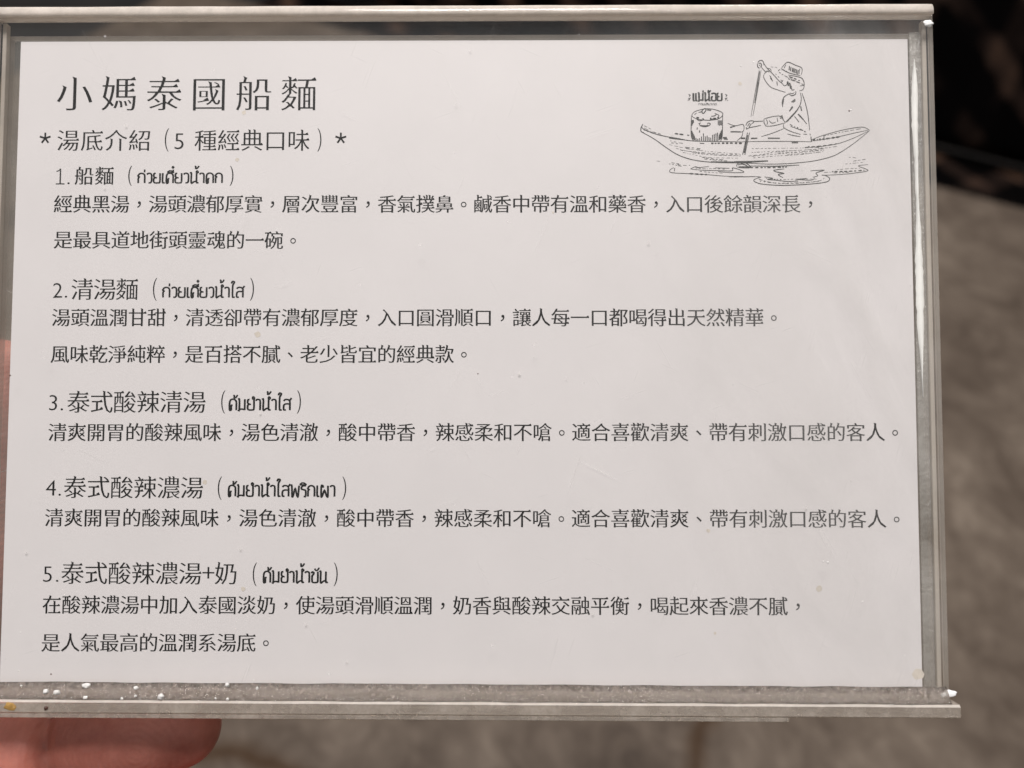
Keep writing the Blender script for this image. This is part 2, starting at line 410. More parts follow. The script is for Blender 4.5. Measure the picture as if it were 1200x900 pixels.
    (0.308,0,0,[(46.26,36.2),(46.97,36.2)]),
    (0.308,0,0,[(43.26,36.29),(43.94,36.28)]),
    (0.224,0,0,[(43.45,36.06),(44.08,36.06)]),
    (0.154,1,0,[(38.2,40.15),(38.76,40.72),(40.27,41.14),(41.77,41.08),(43.08,40.61),(43.3,40.13),(42.74,39.56),(41.38,39.26),(39.69,39.34),(38.47,39.72),(38.16,40.15)]),
    (0.14,1,1,[(38.61,40.14),(39.14,40.53),(40.27,40.68)]),
    (0.196,1,0,[(39.74,40.68),(40.27,41.18),(40.57,41.02),(40.15,40.41),(39.85,40.53)]),
    (0.224,0,0,[(40.76,40.98),(41.4,40.91)]),
    (0.168,1,0,[(41.39,39.91),(41.95,39.98),(42.29,40.29)]),
    (0.28,1,1,[(38.94,39.72),(39.51,39.61),(40.26,39.45)]),
    (0.308,0,1,[(41.2,39.56),(42.13,39.56),(42.7,39.68)]),
    (0.168,1,0,[(38.98,39.45),(39.5,39.15),(40.25,39.37)]),
    (0.168,1,0,[(41.19,39.37),(41.76,39.45),(42.51,39.37)]),
    (0.14,1,0,[(41.96,40.43),(42.67,40.04),(42.36,39.66)]),
    (0.168,1,0,[(38.14,39.95),(38.07,38.42),(38.09,36.51),(38.46,35.74)]),
    (0.168,1,0,[(43.3,40.13),(43.25,38.41),(43.19,36.69),(42.92,35.69)]),
    (0.168,0,0,[(38.23,39.3),(38.22,38.34)]),
    (0.168,0,0,[(38.34,39.3),(38.33,38.57)]),
    (0.168,0,0,[(38.47,39.3),(38.46,38.8)]),
    (0.168,0,0,[(42.54,39.22),(42.54,38.45)]),
    (0.168,0,0,[(42.73,39.22),(42.72,38.3)]),
    (0.168,0,0,[(42.92,39.22),(42.91,38.41)]),
    (0.168,0,0,[(43.09,39.22),(43.08,38.37)]),
    (0.224,0,0,[(38.17,37.46),(38.23,36.12)]),
    (0.224,0,0,[(38.3,37.19),(38.36,36.05)]),
    (0.224,0,0,[(38.43,36.93),(38.5,35.97)]),
    (0.224,0,0,[(38.56,36.66),(38.63,35.89)]),
    (0.21,0,0,[(43.13,37.64),(43.04,36.11)]),
    (0.21,0,0,[(42.99,37.38),(42.9,36.04)]),
    (0.21,0,0,[(42.86,37.11),(42.77,35.96)]),
    (0.21,0,0,[(42.72,36.84),(42.64,35.89)]),
    (0.182,0,0,[(38.84,36.27),(38.87,35.74)]),
    (0.182,0,0,[(39.13,36.12),(39.17,35.74)]),
    (0.182,0,0,[(39.44,36.22),(39.47,35.74)]),
    (0.182,0,0,[(39.76,36.5),(39.79,35.74)]),
    (0.182,0,0,[(40.08,37.04),(40.11,35.74)]),
    (0.182,0,0,[(40.38,36.54),(40.41,35.74)]),
    (0.182,0,0,[(40.68,36.65),(40.71,35.74)]),
    (0.182,0,0,[(40.98,36.39),(41.01,35.74)]),
    (0.182,0,0,[(41.27,36.31),(41.31,35.74)]),
    (0.182,0,0,[(41.58,36.77),(41.61,35.73)]),
    (0.182,0,0,[(41.86,36.92),(41.89,35.73)]),
    (0.182,0,0,[(42.15,37.03),(42.17,35.73)]),
    (0.182,0,0,[(42.41,37.15),(42.43,35.73)]),
    (0.168,1,0,[(39.31,38.76),(39.46,38.57),(39.61,38.3),(40.43,38.15),(41.07,38.38),(41.22,38.68),(40.85,38.76),(40.77,38.53)]),
    (0.196,1,0,[(39.57,38.38),(40.43,38.3),(40.88,38.41)]),
    (0.182,0,0,[(39.08,38.03),(39.04,37.69)]),
    (0.196,0,0,[(39.49,37.56),(39.41,37.15)]),
    (0.14,1,0,[(39.42,38.72),(39.69,38.8)]),
    (0.28,0,1,[(35.35,37.01),(36.29,36.89),(36.89,36.81)]),
    (0.224,0,0,[(37.41,36.74),(37.75,36.7)]),
    (0.154,0,0,[(39.47,35.39),(40.21,35.32)]),
    (0.196,0,0,[(37.7,43.64),(37.96,43.45),(37.81,43.22)]),
    (0.168,0,0,[(37.66,42.99),(37.88,42.76)]),
    (0.168,0,0,[(38.0,43.06),(37.73,42.6)]),
    (0.196,0,0,[(43.76,43.63),(44.02,43.44),(43.87,43.21)]),
    (0.168,0,0,[(43.71,42.97),(43.94,42.74)]),
    (0.168,0,0,[(44.05,43.05),(43.78,42.59)]),
    (0.14,0,0,[(37.54,42.6),(37.69,42.68)]),
    (0.14,0,0,[(44.08,42.51),(44.2,42.63)]),
    (0.07,1,1,[(34.4,35.17),(37.21,34.54),(41.33,33.96),(46.19,33.57)]),
    (0.07,1,1,[(35.52,34.52),(37.95,33.96),(41.32,33.46),(46.19,33.23)]),
    (0.07,1,1,[(36.64,33.87),(38.7,33.39),(41.32,32.97),(46.18,32.88)]),
    (0.07,1,1,[(48.0,34.47),(51.98,34.52),(56.22,34.56),(59.93,34.83)]),
    (0.07,1,1,[(47.99,33.82),(51.97,34.03),(56.21,34.19),(59.92,34.5)]),
    (0.07,1,1,[(47.98,33.17),(51.96,33.54),(56.2,33.81),(59.92,34.18)]),
    (0.098,1,1,[(35.68,31.83),(37.18,31.64),(37.93,31.71)]),
    (0.098,1,1,[(38.68,31.25),(40.17,31.1),(41.67,31.14),(43.54,31.02)]),
    (0.084,1,1,[(39.42,30.64),(41.29,30.49),(43.53,30.33)]),
    (0.098,1,1,[(50.32,29.45),(52.96,29.28),(56.13,29.39),(58.78,29.33)]),
    (0.098,1,1,[(49.25,29.02),(52.42,28.64),(56.12,28.69),(59.3,29.01)]),
    (0.084,1,1,[(61.98,30.91),(64.09,31.1),(65.94,31.15)]),
    (0.084,1,1,[(59.85,30.46),(61.97,30.56)]),
]

VEINS = [(-0.0273, -0.5725, 0.052, 0.008), (-0.258, -0.7155, 1.846, 0.008)]
TEDGE = [(0.4044, 0.6552, 0), (0.4666, 0.6218, 0)]
CRUMBS = [(-64.44, -53.12, 3.5, 0.341, 1.2), (-62.69, -53.24, 3.5, 0.372, 1.3), (-58.47, -52.35, 2.9, 0.403, 1.5), (-57.92, -53.81, 4.1, 0.279, 1.4), (-50.5, -52.71, 2.9, 0.31, 1.2), (-50.05, -53.5, 4.1, 0.186, 1.1), (-46.04, -53.61, 4.1, 0.434, 1.3), (-36.1, -52.1, 2.9, 0.341, 0.9), (-35.64, -53.94, 4.1, 0.217, 1), (-52.17, -53.91, 4.1, 0.217, 1), (-31.39, -52.6, 2.9, 0.248, 0.8), (-68.73, -52.41, 2.9, 0.155, 1.2), (-37.5, -53.82, 4.1, 0.155, 1)]
DUST = [(47.84, 47.98, 0.22), (45.75, 47.42, 0.2), (63.49, 40.01, 0.22), (63.21, 39.87, 0.2), (58.49, -32.76, 0.28), (63.87, -38.86, 0.2), (-32.21, -51.53, 0.22), (-64.38, -50.77, 0.2), (-69.57, -50.27, 0.2), (57.82, -32.63, 0.2), (-69.39, 3.56, 0.15), (-72.5, -3.37, 0.2), (24.79, -42.36, 0.14), (70.24, -47.17, 0.15), (-69.49, -44.26, 0.2), (3.07, -2.99, 0.15), (65.42, -8.35, 0.15), (40.45, 45.59, 0.12)]
MARKS = [(-36.2, 40.68, 0.35), (46.19, 45.41, 0.3), (-37.19, 32.75, 0.3), (-33.25, 3.57, 0.5), (15.22, 23.81, 0.18), (-41.47, -20.58, 0.35), (40.23, -28.16, 0.3), (57.89, -37.34, 0.5), (41.16, -44.44, 0.22), (-34.87, -37.73, 0.35), (73.39, -50.73, 0.9)]
# hand stations in the sign's frame: x, y, z, radius in millimetres
FINGERS = [
    [(-93, -67.4, -14, 8.6), (-104, -67.5, -17, 9.4), (-124, -68, -22, 10.2), (-150, -72, -26, 11)],
    [(-40.5, -83.0, -13, 7.2), (-54, -83.5, -12.5, 8.2), (-64, -84, -13, 7.6), (-80, -84.5, -13.5, 8.7), (-92, -85, -15, 8.4), (-108, -85.5, -18, 9.4), (-128, -86, -22, 10.2), (-152, -88, -26, 11)],
    [(-47, -101, -14, 6.8), (-60, -101.5, -13.5, 7.8), (-70, -101.8, -14, 7.2), (-84, -102, -14.5, 8.3), (-95, -102, -16, 8.0), (-110, -102, -18, 9.0), (-130, -102, -22, 9.8), (-154, -102, -26, 11)],
    [(-66, -117, -16, 5.8), (-76, -117.3, -15.5, 6.8), (-84, -117.5, -16, 6.3), (-96, -117.6, -16.5, 7.2), (-104, -117.5, -17.5, 7.0), (-116, -117.3, -20, 8.0), (-134, -116.5, -23, 9), (-156, -114, -26, 10.5)],
    [(-82.5, -3.5, -10.5, 7.4), (-82.5, -11, -10.5, 9.0), (-83.5, -21, -12, 8.8), (-85, -28, -13, 8.4), (-88, -38, -14, 9.4), (-95, -52, -16, 10.4), (-110, -64, -19, 12), (-135, -76, -24, 14.5), (-165, -88, -26, 15)],
    [(-126, -72, -24, 11), (-160, -82, -27, 14.5), (-190, -90, -27, 16), (-222, -98, -27, 18)],
    [(-128, -88, -25, 11.5), (-160, -92, -28, 15), (-190, -97, -28, 17), (-222, -102, -28, 19)],
    [(-130, -103, -25, 11.5), (-160, -104, -28, 15), (-190, -105, -28, 17), (-222, -106, -28, 19)],
    [(-134, -115, -25, 10.5), (-160, -114, -27, 13.5), (-190, -112, -28, 16), (-222, -110, -28, 19), (-300, -116, -30, 25), (-360, -120, -32, 29)],
    [(-222, -100, -28, 19), (-300, -102, -30, 26), (-360, -104, -32, 30)],
]
JOINTS = [
    [(-49.8, -64.0, -12.2, 7.2), (-52, -64.1, -12.0, 7.8), (-56, -64.3, -11.8, 8.2), (-62, -64.8, -12.0, 8.5), (-67.0, -65.2, -12.4, 8.2)],
    [(-104, -67.5, -17, 9.4), (-93, -67.4, -14, 8.6), (-84, -67.2, -12.2, 9.0), (-78, -67.4, -11.0, 9.0), (-72.4, -67.2, -10.8, 8.7)],
]

M = {}
M['front'] = acrylic('front_acrylic', .001, .012, .24, sheen_wear=True, spec=.45)
M['back'] = acrylic('back_acrylic', .06, .22, .9, haze_col=(.66, .62, .58), gloss_rough=.10, spec=1.6)
def clear_block(name, lo, hi, col, rough=.05, bump=.25, streak=None, sc_=900, nscale=260):
    """solid clear plastic that bends light, with a scuffed, cloudy skin"""
    t = NT(name); v = t.coord()
    gl = t.n('ShaderNodeBsdfGlass'); gl.inputs['IOR'].default_value = 1.49; gl.inputs['Roughness'].default_value = rough
    gl.inputs['Color'].default_value = (.97, .96, .94, 1)
    d = t.n('ShaderNodeBsdfDiffuse'); d.inputs[0].default_value = (*col, 1)
    tl = t.n('ShaderNodeBsdfTranslucent'); tl.inputs[0].default_value = (*col, 1)
    nz = t.noise(t.coord(streak) if streak else v, 1.0 if streak else nscale, 6, .7)
    hz = t.ramp(nz, (.40, lo), (.66, hi))
    b = t.bump(t.noise(v, sc_, 5, .6), bump, .0005)
    for nd in (gl, d): t.l(b, nd.inputs['Normal'])
    t.l(mix_shader(t, hz, gl.outputs[0], mix_shader(t, .4, d.outputs[0], tl.outputs[0])), t.out.inputs[0])
    return t.m
M['edge'] = acrylic('cut_acrylic_edge', .45, .75, .2, haze_col=(.88, .80, .72), gloss_rough=.06, spec=2.0)
M['foot'] = clear_block('foot_acrylic', .22, .40, (.90, .81, .71), .02, .05)
M['fold'] = clear_block('folded_acrylic', .62, .80, (.93, .855, .775), .04, .03)
M['rail'] = clear_block('glued_acrylic', .02, .50, (.62, .53, .47), .10, 1.0, None, 1500, 1300)

M['seam'] = acrylic('frosted_seam', .06, .48, 1.2, haze_col=(.74, .71, .68), gloss_rough=.25, bump=.6, spec=2.0)
t = NT('card_stock')
v = t.coord()
p = t.bsdf(t.ramp(t.noise(v, 60, 5), (.3, (.685, .655, .672)), (.7, (.715, .683, .701))), .55)
t.l(t.bump(t.noise(v, 2500, 4), .15, .00005), p.inputs['Normal']); M['paper'] = t.m

t = NT('black_ink')
p = t.bsdf(t.ramp(t.noise(t.coord(), 900, 3), (.35, .003), (.7, .008)), .6, Specular_IOR_Level=.15); M['ink'] = t.m
t = NT('grey_ink')
p = t.bsdf(t.ramp(t.noise(t.coord(), 1400, 3), (.35, .010), (.72, .11)), .6, Specular_IOR_Level=.15); M['line_ink'] = t.m

t = NT('table_laminate')
v = t.coord((1, 1.25, 1), (0, 0, .5))
n1 = t.noise(v, 7, 8, .66, 1.1)
n2 = t.noise(v, 34, 8, .68, .9)
f = t.math('ADD', t.math('MULTIPLY', n1, .52), t.math('MULTIPLY', n2, .48))
col = t.ramp(f, (.33, (.036, .025, .018)), (.45, (.074, .055, .041)), (.56, (.116, .090, .069)), (.70, (.20, .162, .127)))
prev = col
for (px, py, a, wdt) in VEINS:      # thin brown veins
    sx = t.n('ShaderNodeSeparateXYZ'); t.l(t.coord(), sx.inputs[0])
    dd = t.math('ADD', t.math('MULTIPLY', t.math('SUBTRACT', sx.outputs[0], px), math.cos(a)), t.math('MULTIPLY', t.math('SUBTRACT', sx.outputs[1], py), math.sin(a)))
    dd = t.math('ADD', dd, t.math('MULTIPLY', t.math('SUBTRACT', t.noise(t.coord(), 14, 4), .5), .035))
    vn = t.ramp(t.math('ABSOLUTE', dd, 0), (0.0, 1.0), (wdt, 0.0))
    mx = t.n('ShaderNodeMixRGB'); mx.inputs[2].default_value = (.034, .014, .002, 1)
    t.l(t.math('MULTIPLY', vn, .9), mx.inputs[0]); t.l(prev, mx.inputs[1]); prev = mx.outputs[0]
p = t.bsdf(mx.outputs[0], .62, Specular_IOR_Level=.14); t.l(t.bump(n2, .1, .001), p.inputs['Normal']); M['table'] = t.m

t = NT('skin')
v = t.coord()
blot = t.noise(v, 140, 7, .68)
col = t.ramp(blot, (.3, (.37, .115, .082)), (.7, (.54, .205, .155)))
ridge = t.n('ShaderNodeTexWave', wave_type='RINGS', rings_direction='Z'); ridge.inputs['Scale'].default_value = 330
ridge.inputs['Distortion'].default_value = 3.0; ridge.inputs['Detail'].default_value = 1.5; ridge.inputs['Detail Scale'].default_value = .6
mp = t.n('ShaderNodeMapping'); tc = t.n('ShaderNodeTexCoord'); mp.inputs['Location'].default_value = (.054, .066, 0)
t.l(tc.outputs['Object'], mp.inputs[0]); t.l(mp.outputs[0], ridge.inputs[0])
hh = t.math('ADD', t.math('MULTIPLY', ridge.outputs['Fac'], .45), t.math('ADD', t.noise(v, 700, 4), t.math('MULTIPLY', t.noise(t.coord((900, 90, 200), (0, 0, .12)), 1.0, 4, .6), .9)))
p = t.bsdf(col, .5, Subsurface_Weight=.35, Subsurface_Scale=.006)
p.inputs['Subsurface Radius'].default_value = (1.0, .35, .2)
t.l(t.bump(hh, .34, .0002), p.inputs['Normal']); M['skin'] = t.m

def plain(name, col, rough, var=.25, scale=40):
    t = NT(name)
    lo = tuple(c * (1 - var) for c in col); hi = tuple(min(1, c * (1 + var)) for c in col)
    t.bsdf(t.ramp(t.noise(t.coord(), scale, 5), (.35, lo), (.68, hi)), rough)
    return t.m
M['white_crumb'] = plain('white_residue', (.66, .64, .61), .5, .08, 900)
M['yellow_stain'] = plain('yellow_sauce', (.36, .21, .06), .45, .25, 900)
M['dark_speck'] = plain('dark_sauce', (.07, .03, .02), .4, .2, 900)
M['tan_stain'] = plain('tan_stain', (.63, .57, .51), .6, .1, 700)
M['glint'] = plain('painted_glint', (.93, .93, .92), .25, .05, 300)  # white that stands in for reflections at the right edge and corners
M['floor'] = plain('floor_tile', (.020, .016, .015), .6, .4, 6)
M['dark_leg'] = plain('dark_metal', (.03, .028, .027), .4, .2, 50)

t = NT('dark_cloth')
v = t.coord((1, 1, 1), (.5, .6, .75))
ck = None
for ax in ('X', 'Y'):
    wv = t.n('ShaderNodeTexWave', bands_direction=ax); wv.inputs['Scale'].default_value = 4.2; wv.inputs['Distortion'].default_value = .6
    t.l(v, wv.inputs[0]); f_ = t.ramp(wv.outputs['Fac'], (.50, 0.0), (.85, 1.0))
    ck = f_ if ck is None else t.math('ADD', t.math('MULTIPLY', ck, .5), t.math('MULTIPLY', f_, .5))
pl = t.ramp(t.math('MULTIPLY', ck, t.ramp(t.noise(v, 5, 3), (.35, .4), (.55, 1.0))), (.0, (.0025, .002, .002)), (.30, (.004, .003, .003)), (.55, (.050, .031, .024)), (1.0, (.16, .092, .060)))
p = t.bsdf(pl, .9, Specular_IOR_Level=.05); t.l(t.bump(t.noise(v, 500, 3), .3, .001), p.inputs['Normal']); M['cloth'] = t.m

# ---------------------------------------------------------------- setting
TE0 = Vector(TEDGE[0]); TE1 = Vector(TEDGE[1])
ex = (TE1 - TE0); ex.normalize(); ang = math.atan2(ex.y, ex.x)
bm = bmesh.new(); bmesh.ops.create_grid(bm, x_segments=4, y_segments=4, size=6)
tag(from_bm('floor', bm, M['floor']), kind='structure').location = (0, 2, -0.75)

table = empty('table', Matrix.Translation(TE0) @ Matrix.Rotation(ang, 4, 'Z'))
tag(table, 'mottled grey-brown stone-look table behind and below the sign', 'table')
from_bm('table_top', box_bm(-.95, .65, -.9, 0, -.03, 0, .004, 3, 1), M['table'], table)
for sx in (-.88, .58):
    for sy in (-.83, -.07):
        from_bm('leg', box_bm(sx - .025, sx + .025, sy - .025, sy + .025, -.75, -.031, .004, 2, 1), M['dark_leg'], table)

bench = empty('bench', Matrix.Translation(TE0 + Vector((.1, .10, -.75))) @ Matrix.Rotation(ang, 4, 'Z'))
tag(bench, 'dark upholstered bench beyond the far table edge, with faint brown blotches', 'bench')
from_bm('seat', box_bm(-1.4, 1.0, 0, .5, .30, .46, .04, 4, 1), M['cloth'], bench, True)
from_bm('backrest', box_bm(-1.4, 1.0, .42, .56, .47, 1.15, .05, 4, 1), M['cloth'], bench, True)
from_bm('plinth', box_bm(-1.38, .98, .03, .47, 0, .299, .005, 1, 1), M['dark_leg'], bench)

# ---------------------------------------------------------------- acrylic sign holder
holder = empty('sign_holder', SIGN)
tag(holder, 'clear scratched acrylic sign holder framing the printed menu card', 'sign holder')
XL, XR, YB, YT = -77.2, 77.2, -54.15, 56.0
def panel(name, m, z0, z1, x0, x1, y0, y1):
    bm = box_bm(x0, x1, y0, y1, z0, z1, .34 if z0 > 0 else .2, 2)
    o = from_bm(name, bm, m, holder)
    o.data.materials.append(M['edge'])
    for f in o.data.polygons:
        if abs(f.normal.z) < .9: f.material_index = 1
    return o
panel('front_panel', M['front'], .35, 2.3, XL, XR, YB, YT)
panel('back_panel', M['back'], -2.7, -.75, XL + .5, XR - 1.35, YB, YT - 1.75)
# rounded, polished top edge of the front sheet
prof = []
for i in range(13):
    a = math.pi * i / 12
    prof.append((56.05 + 2.0 * math.sin(a) ** .7, 1.33 - 1.07 * math.cos(a)))
o = from_bm('top_fold', extrude_x(prof[:13], XL - .1, XR + .05, 60, .05), M['fold'], holder, True)
# side wall at the right, a thin strip between the sheets
from_bm('side_wall', box_bm(76.25, 76.95, YB + .05, 55.9, -.74, .34, .08, 1), M['edge'], holder)
from_bm('side_wall', box_bm(-76.95, -76.25, YB + .05, 55.9, -.74, .34, .08, 1), M['edge'], holder)
# foot with a sloping bead of glue along the front
bm = extrude_x([(-54.2, 3.95), (-54.5, 4.3), (-56.0, 4.3), (-56.25, 4.0), (-56.25, -3.6), (-54.2, -3.6)], -80.5, 77.75, 80, .03)
o = from_bm('foot', bm, M['foot'], holder)
o.data.materials.append(M['fold'])
for f in o.data.polygons:           # paler bevel, its highlight put into the material
    if f.normal.y > .3 and f.normal.z > .3: f.material_index = 1
bm = extrude_x([(-52.0, 2.33), (-52.6, 2.9), (-53.5, 3.45), (-54.17, 4.02), (-54.17, 2.33)], -80.3, 76.6, 240, .14)
from_bm('glue_bead', bm, M['rail'], holder, True)
from_bm('foot_pad', box_bm(-80.3, 51.5, -56.95, -56.27, 1.5, 4.1, .1, 1), M['foot'], holder)
# frosted seam where the two sheets are joined at the right
from_bm('seam', box_bm(74.35, 76.2, -54.0, 54.1, -.5, -.1, .05, 1), M['seam'], holder)
# bright reflection beside the sheet at the right, modelled as a white strip
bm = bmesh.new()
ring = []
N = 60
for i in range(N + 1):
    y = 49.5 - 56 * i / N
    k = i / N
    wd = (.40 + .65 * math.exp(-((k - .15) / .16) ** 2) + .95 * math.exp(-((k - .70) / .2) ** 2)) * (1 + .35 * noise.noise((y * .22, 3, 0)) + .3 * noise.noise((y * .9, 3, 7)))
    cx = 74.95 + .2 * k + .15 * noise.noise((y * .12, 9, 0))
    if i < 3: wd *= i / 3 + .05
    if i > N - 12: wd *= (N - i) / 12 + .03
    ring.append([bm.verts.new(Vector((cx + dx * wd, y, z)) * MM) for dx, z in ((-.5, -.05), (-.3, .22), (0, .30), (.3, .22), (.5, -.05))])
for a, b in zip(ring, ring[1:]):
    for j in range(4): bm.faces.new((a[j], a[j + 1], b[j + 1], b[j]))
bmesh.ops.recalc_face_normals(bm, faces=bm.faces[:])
from_bm('glint_strip', bm, M['glint'], holder, True)
# dried crumbs and splashes stuck to the foot
def blob(name, x, y, z, r, m, flat=.6, seed=0, sx=1.0):
    bm = bmesh.new(); bmesh.ops.create_icosphere(bm, subdivisions=3, radius=1)
    for v in bm.verts:
        k = 1 + .45 * noise.noise(v.co * 1.3 + Vector((seed * 3.1, 0, 0))) + .15 * noise.noise(v.co * 4 + Vector((seed, 5, 0)))
        v.co = Vector((x + v.co.x * r * k * sx, y + v.co.y * r * k, z + v.co.z * r * k * flat)) * MM
    return from_bm(name, bm, m, holder, True)
for i, (x, y, z, r, sx) in enumerate(CRUMBS):
    blob('crumb', x, y, z, r, M['white_crumb'], .7, i, sx)
for i, (x, y, z, r, sx) in enumerate(((76.5, 54.6, 2.0, .55, 1.5), (77.0, -52.9, 2.6, .5, 2.0), (75.9, -53.2, 2.8, .3, 1.6))):   # corner glints, modelled as small white blobs
    blob('corner_glint', x, y, z, r, M['glint'], .5, 60 + i, sx)
blob('stain', -69.6, -55.2, 4.3, .62, M['yellow_stain'], .12, 31, 1.5)
blob('speck', -63.9, -55.35, 4.35, .32, M['dark_speck'], .7, 32)
for i, (x, y, r) in enumerate(DUST):
    blob('speck', x, y, 2.33, r * .6, M['dark_speck'] if i % 4 == 3 else M['white_crumb'], .3, 40 + i, 1.2)

# ---------------------------------------------------------------- printed card
me = bpy.data.meshes.new('menu_card')
card = from_bm('menu_card', box_bm(-74, 74, -52.88, 52.88, -.22, 0), M['paper'])
card.matrix_world = SIGN
tag(card, 'white printed card with black Chinese and Thai soup descriptions and a boat drawing', 'menu card')
INK_Z = .03

class Ink:
    def __init__(self): self.v = []; self.f = []
    def add(self, vs, fs):
        b = len(self.v); self.v += vs; self.f += [tuple(i + b for i in f) for f in fs]
    def build(self, name, m):
        me = bpy.data.meshes.new(name)
        me.from_pydata([(x * MM, y * MM, INK_Z * MM) for x, y in self.v], [], self.f)
        return link(name, me, m, card)

def catmull(p, sub=5):
    if len(p) < 3: return p
    out = []
    q = [p[0]] + list(p) + [p[-1]]
    for i in range(1, len(q) - 2):
        a, b, c, d = (Vector(x) for x in q[i - 1:i + 3])
        for k in range(sub):
            u = k / sub
            out.append(tuple(.5 * ((2 * b) + (c - a) * u + (2 * a - 5 * b + 4 * c - d) * u * u + (3 * b - a - 3 * c + d) * u ** 3)))
    out.append(tuple(p[-1])); return out
def ribbon(ink, pts, wd, taper=0.0, hscale=1.0):
    """flat stroke; hscale thins the horizontal strokes against the upright ones"""
    n = len(pts); P = [Vector(p) for p in pts]; vs = []; fs = []
    for i, p in enumerate(P):
        d1 = (P[i] - P[i - 1]) if i else (P[1] - P[0]); d2 = (P[i + 1] - P[i]) if i < n - 1 else d1
        d1 = d1.normalized() if d1.length > 1e-9 else Vector((1, 0)); d2 = d2.normalized() if d2.length > 1e-9 else d1
        t = d1 + d2
        t = t.normalized() if t.length > .2 else d2
        nn = Vector((-t.y, t.x)); k = 1 / max(.55, nn.dot(Vector((-d1.y, d1.x))))
        e = 1.0
        if taper:
            u = i / (n - 1); e = 1 - taper * (2 * abs(u - .5)) ** 2.5
        h = .5 * wd * k * e
        vs += [(p.x + nn.x * h, p.y + nn.y * h * hscale), (p.x - nn.x * h, p.y - nn.y * h * hscale)]
    for i in range(n - 1): fs.append((2 * i, 2 * i + 1, 2 * i + 3, 2 * i + 2))
    ink.add(vs, fs)

_cache = {}
def glyph(ch, dx, dy, serif):
    """outline of one character, its strokes thinned (uprights by dx, level strokes by dy, in em)"""
    key = (ch, dx, dy, serif)
    if key in _cache: return _cache[key]
    cu = bpy.data.curves.new('character', 'FONT'); cu.body = ch; cu.resolution_u = 3
    o = bpy.data.objects.new('character', cu); C.objects.link(o)
    dg = bpy.context.evaluated_depsgraph_get()
    me = bpy.data.meshes.new_from_object(o.evaluated_get(dg))
    bm = bmesh.new(); bm.from_mesh(me)
    bmesh.ops.remove_doubles(bm, verts=bm.verts[:], dist=1e-4)
    bmesh.ops.recalc_face_normals(bm, faces=bm.faces[:])
    if bm.faces and sum(f.normal.z for f in bm.faces) < 0:
        bmesh.ops.reverse_faces(bm, faces=bm.faces[:])
    off = {}; extra = []
    nxt = {}
    for e in bm.edges:
        if len(e.link_faces) != 1: continue
        lp = e.link_loops[0]; a = lp.vert; b = lp.link_loop_next.vert
        d = (b.co - a.co).xy; L = d.length
        if L < 1e-6: continue
        nn = Vector((d.y, -d.x)) / L            # outward for a face wound anticlockwise
        off.setdefault(a, []).append(nn); off.setdefault(b, []).append(nn)
        nxt[a] = (b, nn, L)
    prv = {v[0]: (k, v[1], v[2]) for k, v in nxt.items()}
    if serif:
        for a, (b, nn, L) in nxt.items():
            if nn.x > .97 and .045 < L < .095 and b in nxt and a in prv and nxt[b][1].y > .9 and prv[a][1].y < -.9:
                x = b.co.x; y = b.co.y - dy           # free right-hand end of a level stroke
                extra.append(((x - .15, y - .01), (x + .005, y - .02), (x - .035, y + .06)))
            if nn.y > .97 and .05 < L < .11 and b in nxt and a in prv and nxt[b][1].x < -.9 and prv[a][1].x > .9:
                extra.append(((b.co.x - .035, b.co.y + .02), (b.co.x + dx, b.co.y - .05), (a.co.x - dx, a.co.y - dy)))
    for v, ns in off.items():
        s = sum(ns, Vector((0, 0)))
        if s.length < 1e-6: continue
        s.normalize(); k = 1 / max(.6, s.dot(ns[0]))
        v.co.x -= dx * s.x * k; v.co.y -= dy * s.y * k
    vs = [(v.co.x, v.co.y) for v in bm.verts]
    bm.verts.index_update()
    fs = [tuple(v.index for v in f.verts) for f in bm.faces]
    for tri in extra:
        b = len(vs); vs += list(tri); fs.append((b, b + 1, b + 2))
    bm.free(); bpy.data.objects.remove(o); bpy.data.curves.remove(cu); bpy.data.meshes.remove(me)
    _cache[key] = (vs, fs); return vs, fs
def put(ink, ch, x, y, em, dx=.004, dy=.012, serif=True, center=None):
    vs, fs = glyph(ch, dx, dy, serif)
    if not vs: return
    if center == 'box':
        cx = (min(p[0] for p in vs) + max(p[0] for p in vs)) / 2; cy = (min(p[1] for p in vs) + max(p[1] for p in vs)) / 2
    elif center == 'cell': cx, cy = .5, .38
    else: cx = min(p[0] for p in vs); cy = 0
    ink.add([(x + (a - cx) * em, y + (b - cy) * em) for a, b in vs], fs)

